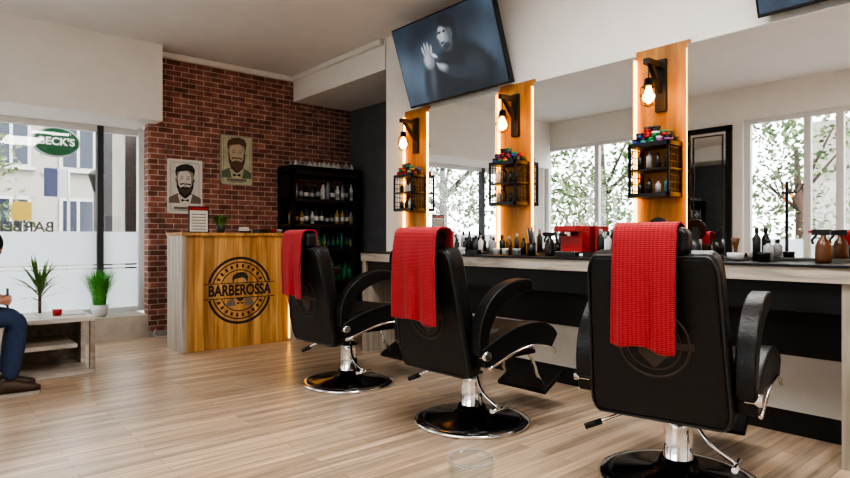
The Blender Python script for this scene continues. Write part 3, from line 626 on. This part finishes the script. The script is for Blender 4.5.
for a in ((y0,y1,z0,z0+.07),(y0,y1,z1-.07,z1),(y0,y0+.07,z0,z1),(y1-.07,y1,z0,z1)): m.box(-1.3,-1.25,a[0],a[1],a[2],a[3],BLACK)
i=.11
for a in ((y0+i,y1-i,z0+i,z0+i+.015),(y0+i,y1-i,z1-i-.015,z1-i),(y0+i,y0+i+.015,z0+i,z1-i),(y1-i-.015,y1-i,z0+i,z1-i)): m.box(-1.27,-1.255,a[0],a[1],a[2],a[3],BLACK)
m.box(-1.3,-1.27,y0+.07,y1-.07,z0+.07,z1-.07,MIRROR); m.make('frame',g)
# ------------------------------------------------------------ waiting bench + seated person
g=E('waiting_bench'); m=MB(); m.box(-.35,.20,4.55,5.45,.34,.395,LEATH); m.make('seat',g,bev=.015)
m=MB()
for x in (-.32,.15):
    for y in (4.6,5.38): m.box(x,x+.03,y,y+.03,0,.34,BLKMET)
m.make('legs',g)
def skin(name,verts,edges,rad,par,root=0,sub=2,mfun=None,mats=None):
    me=bpy.data.meshes.new(name+'_sk'); me.from_pydata(verts,edges,[]); ob=bpy.data.objects.new(name+'_tmp',me); COL.objects.link(ob)
    ob.modifiers.new('skin','SKIN'); 
    sv=me.skin_vertices[0].data
    for i,r in enumerate(rad): 
        sv[i].radius=(r,r) if not isinstance(r,tuple) else r; sv[i].use_root=(i==root)
    sb=ob.modifiers.new('sub','SUBSURF'); sb.levels=sub; sb.render_levels=sub
    dg=bpy.context.evaluated_depsgraph_get(); dg.update(); nm=bpy.data.meshes.new_from_object(ob.evaluated_get(dg)); bpy.data.objects.remove(ob)
    nm.materials.clear()
    for x in mats: nm.materials.append(x)
    for p in nm.polygons:
        p.use_smooth=True; p.material_index=mfun(p.center) if mfun else 0
    o=bpy.data.objects.new(name,nm); COL.objects.link(o); o.parent=par; return o
g=E('seated_person',(-.02,0,0)); Yc=4.95
V=[(.06,Yc,.51),(.08,Yc,.66),(.17,Yc,.80),(.26,Yc,.885),(.33,Yc,.935),
 (.10,Yc-.10,.50),(.58,Yc-.11,.525),(.52,Yc-.11,.10),(.10,Yc+.10,.50),(.58,Yc+.11,.525),(.52,Yc+.11,.10),
 (.25,Yc-.17,.84),(.28,Yc-.21,.63),(.44,Yc-.09,.63),(.25,Yc+.17,.84),(.28,Yc+.21,.63),(.44,Yc+.09,.63)]
Ed=[(0,1),(1,2),(2,3),(3,4),(0,5),(5,6),(6,7),(0,8),(8,9),(9,10),(2,11),(11,12),(12,13),(2,14),(14,15),(15,16)]
R=[.115,.125,.13,.07,.052,.09,.072,.05,.09,.072,.05,.065,.048,.032,.065,.048,.032]
leg={4,5,6,7,8,9}
def near(c):
    best=None;bi=0
    for i,(a,b) in enumerate(Ed):
        A=Vector(V[a]);B=Vector(V[b]); t=max(0,min(1,(c-A).dot(B-A)/(B-A).length_squared)); d=(c-(A+(B-A)*t)).length-(R[a]+(R[b]-R[a])*t)
        if best is None or d<best: best=d;bi=i
    if bi in leg: return 0
    if bi==3 and c.x>.30: return 2
    return 1
skin('body',V,Ed,R,g,0,2,near,[JEANS,SWEAT,SKIN])
gh=E('head',(.39,Yc,.985),(0,math.radians(35),0),g)
m=MB(); m.sphere((0,0,0),.098,.076,.115,SKIN,24,16); m.sphere((.03,0,-.06),.06,.055,.055,SKIN,16,10)
m.sphere((.10,0,-.02),.016,.014,.022,SKIN,10,8); m.sphere((.085,0,-.068),.012,.024,.008,mat('lips',(.35,.12,.10),.5),10,6)
for q in (-1,1):
    m.sphere((.083,q*.032,.008),.010,.013,.009,CM['w'],10,8); m.sphere((.090,q*.032,.008),.005,.006,.006,INK,8,6); m.sphere((.0,q*.078,-.005),.02,.01,.03,SKIN,10,8)
    m.sphere((.088,q*.032,.028),.007,.018,.004,HAIR,8,6)
m.make('face',gh)
m=MB(); m.sphere((-.018,0,.035),.104,.088,.100,HAIR,20,14); m.sphere((-.045,0,-.02),.068,.080,.085,HAIR,18,12); m.make('hair',gh)
for k,q in enumerate((-1,1)):
    wy=Yc+q*.09
    HV=[(.44,wy,.63),(.475,Yc+q*.065,.635)]; HE=[(0,1)]; HR=[(.026,.02),(.03,.016)]
    for f,(dz,ln) in enumerate(((.024,.9),(.008,1.0),(-.008,.95),(-.024,.75))):
        b=len(HV); HV+=[(.505,Yc+q*.055,.635+dz),(.505+.028*ln,Yc+q*.042,.637+dz),(.505+.034*ln,Yc+q*.020,.637+dz)]; HE+=[(1,b),(b,b+1),(b+1,b+2)]; HR+=[(.010,.010),(.009,.009),(.007,.007)]
    b=len(HV); HV+=[(.465,Yc+q*.045,.655),(.49,Yc+q*.03,.672)]; HE+=[(1,b),(b,b+1)]; HR+=[(.011,.011),(.009,.009)]
    skin('hand_%d'%(k+1),HV,HE,HR,g,0,2,None,[SKIN])
    m=MB(); yy=Yc+q*.11; 
    rs=[]
    for x,hw,h in ((.46,.03,.07),(.48,.038,.10),(.54,.042,.10),(.59,.045,.075),(.64,.045,.058),(.68,.033,.045),(.695,.015,.035)):
        rs.append([(x,yy+hw*math.cos(2*math.pi*j/14),.018+h/2+h/2*math.sin(2*math.pi*j/14)) for j in range(14)])
    m.rings(rs,SHOE); m.prism([(.455,-.035),(.54,-.042),(.62,-.048),(.68,-.036),(.702,0),(.68,.036),(.62,.048),(.54,.042),(.455,.035)],lambda u,v,w:(u,yy+v,w),0,.022,SOLE); m.make('shoe_%d'%(k+1),g)
MB().box(.515,.524,Yc-.038,Yc+.038,.585,.715,BLACK).make('mobile_phone',g,bev=.003)
# ------------------------------------------------------------ exterior
GR=mat('asphalt',(.24,.24,.235),.9,noise=.15,nscale=3)
box('street_ground',-30,30,7.45,40,-.25,-.12,GR); box('street_ground_side',-30,-1.46,-20,7.45,-.25,-.12,GR)
FAC=mat('facade_cream',(.30,.28,.25),.9,noise=.05,nscale=2); FACB=mat('facade_brown',(.17,.14,.12),.9,noise=.1,nscale=2); WB=mat('facade_window',(.02,.03,.05),.15); WT=mat('facade_trim',(.42,.42,.41),.6)
def building(name,x0,x1,y0,y1,h,face,mt,wx=1.1):
    m=MB(); m.box(x0,x1,y0,y1,-.12,h,mt)
    z=.7
    while z<h-1.2:
        if face=='y':
            x=x0+.4
            while x<x1-wx: m.box(x,x+wx,y0-.05,y0,z,z+1.3,WT).box(x+.07,x+wx-.07,y0-.07,y0-.02,z+.07,z+1.23,WB).box(x+wx/2-.03,x+wx/2+.03,y0-.08,y0-.02,z+.07,z+1.23,WT).box(x-.08,x+wx+.08,y0-.12,y0,z-.06,z,WT); x+=wx+.55
        else:
            y=y0+.7
            while y<y1-1.2: m.box(x1,x1+.05,y,y+wx,z,z+1.3,WT).box(x1+.02,x1+.07,y+.08,y+wx-.08,z+.08,z+1.22,WB); y+=wx+1.0
        z+=1.95
    if face=='y': m.box(x0-.1,x1+.1,y0-.25,y0,h-.1,h+.15,WT)
    m.make(name)
building('street_building',-3,4,16,20,4.3,'y',FAC,.75); building('street_building.001',4.5,12,15,19,9,'y',FACB); building('street_building.002',-20,-13,-6,6,4.5,'x',FAC)
LEAFS=[mat('leaf_%d'%i,c,.6) for i,c in enumerate(((.06,.11,.035),(.10,.15,.055),(.16,.19,.09)))]
BARK=mat('bark',(.06,.04,.03),.9)
def tree(name,x,y,h,R,n=2600):
    g=E(name); m=MB(); m.tube([(x,y,-.15),(x+.05,y,h*.35),(x,y+.1,h*.7)],[.14,.1,.05],BARK,8)
    for k in range(6):
        a=k*1.05; m.tube([(x,y,h*.35+.2*k*.6),(x+math.cos(a)*R*.7,y+math.sin(a)*R*.7,h*.5+.25*k)],[.05,.015],BARK,6)
    m.make('trunk',g); m=MB()
    cl=[(random.uniform(-1,1),random.uniform(-1,1),random.uniform(-1,1)) for _ in range(22)]
    for k in range(n):
        c=random.choice(cl); p=Vector((x+c[0]*R*.75,y+c[1]*R*.75,h*.62+c[2]*h*.36))+Vector((random.gauss(0,1),random.gauss(0,1),random.gauss(0,1)))*R*.2
        u=Vector((random.uniform(-1,1),random.uniform(-1,1),random.uniform(-1,1))).normalized(); v=u.orthogonal().normalized(); s_=random.uniform(.05,.10)
        m.add([tuple(p-u*s_),tuple(p+v*s_*.5),tuple(p+u*s_),tuple(p-v*s_*.5)],[(0,1,2,3)],LEAFS[k%3])
    m.make('foliage',g)
tree('street_tree',.45,11.5,4.2,1.0,2200); tree('street_tree.001',-3.6,11.8,5,2.0,3600); tree('street_tree.002',-6.2,8.6,5,2.2,3800); tree('street_tree.003',-8.5,4.9,4.5,1.3,1300)
g=E('hanging_pub_sign'); SG=mat('sign_green',(.003,.07,.024),.5,spec=.2)
sz=2.19
m=MB(); m.prism(ell(1.30,sz,.245,.175,36),lambda u,v,w:(u,w,v),8.16,8.24,CM['s']); m.prism(ell(1.30,sz,.228,.158,36),lambda u,v,w:(u,w,v),8.15,8.16,SG); m.box(1.29,1.31,7.40,8.2,2.43,2.45,BLKMET); m.box(1.29,1.31,8.19,8.21,2.33,2.45,BLKMET); m.make('panel',g)
text('sign_text',"BECK'S",(1.30,8.147,sz),(math.pi/2,0,0),.12,CM['w'],g,off=.03)
g=E('street_lamp'); m=MB(); lx,ly=2.02,9.6; m.lathe([(.09,0),(.07,.4),(.04,.5),(.035,1.85)],(lx,ly,-.12),DFRAME,12); m.lathe([(.04,0),(.10,.22),(.11,.24),(.03,.32)],(lx,ly,1.73),CM['k'],10); m.make('post',g)
g=E('street_column'); m=MB(); m.box(2.14,2.30,9.9,10.05,-.12,3.4,DFRAME); m.make('post',g)
g=E('yellow_street_sign'); m=MB(); m.box(1.02,1.24,9.6,9.63,1.3,1.55,mat('sign_yellow',(.30,.20,.01),.6)); m.cyl((1.13,9.65,-.12),(1.13,9.65,1.55),.02,CM['s'],8); m.make('board',g)
g=E('blue_street_banner'); m=MB(); m.box(1.42,1.58,9.85,9.88,1.65,2.05,mat('banner_blue',(.015,.025,.07),.5)); m.box(1.59,1.70,9.85,9.88,1.65,2.05,CM['s']); m.cyl((1.72,9.87,-.12),(1.72,9.87,2.07),.02,CM['s'],8); m.make('board',g)
# ------------------------------------------------------------ lights
wd=bpy.data.worlds.new('World'); scene.world=wd; wd.use_nodes=True; nt=wd.node_tree; bg=nt.nodes['Background']
sky=nt.nodes.new('ShaderNodeTexSky')
try:
    sky.sky_type='HOSEK_WILKIE'; sky.turbidity=8; sky.ground_albedo=.4; sky.sun_direction=(.5,-.5,.7)
except Exception: pass
mx=nt.nodes.new('ShaderNodeMix'); mx.data_type='RGBA'; mx.inputs['Factor'].default_value=.15; mx.inputs[6].default_value=(.95,.98,1.0,1)
nt.links.new(sky.outputs[0],mx.inputs[7]); nt.links.new(mx.outputs[2],bg.inputs[0]); bg.inputs[1].default_value=4.6
sl=bpy.data.lights.new('sun','SUN'); sl.energy=2.0; sl.angle=.2; sl.color=(1,.97,.92); so=bpy.data.objects.new('sun',sl); COL.objects.link(so)
so.rotation_euler=Vector((.55,-.6,.75)).to_track_quat('Z','Y').to_euler(); so.location=(5,-5,12)
def portal(name,loc,rot,sx,sy):
    l=bpy.data.lights.new(name,'AREA'); l.shape='RECTANGLE'; l.size=sx; l.size_y=sy; l.energy=1; l.cycles.is_portal=True
    o=bpy.data.objects.new(name,l); COL.objects.link(o); o.location=loc; o.rotation_euler=rot
portal('portal_1',(-1.44,1.82,1.48),(0,-math.pi/2,0),2.35,3.05); portal('portal_2',(-1.44,5.65,1.48),(0,-math.pi/2,0),2.35,2.1); portal('portal_3',(.37,7.38,1.26),(-math.pi/2,0,0),3.3,2.05)
# ------------------------------------------------------------ camera
cd=bpy.data.cameras.new('camera'); cam=bpy.data.objects.new('camera',cd); COL.objects.link(cam)
cam.location=(0,0,1.05); cam.rotation_euler=(math.pi/2,0,-math.radians(40.6)); cd.lens=36*600/850; cd.sensor_width=36; cd.clip_start=.05; cd.clip_end=200
scene.camera=cam
try:
    scene.view_settings.view_transform='AgX'; scene.view_settings.look='AgX - High Contrast'; scene.view_settings.exposure=.48
except Exception as e: print(e)
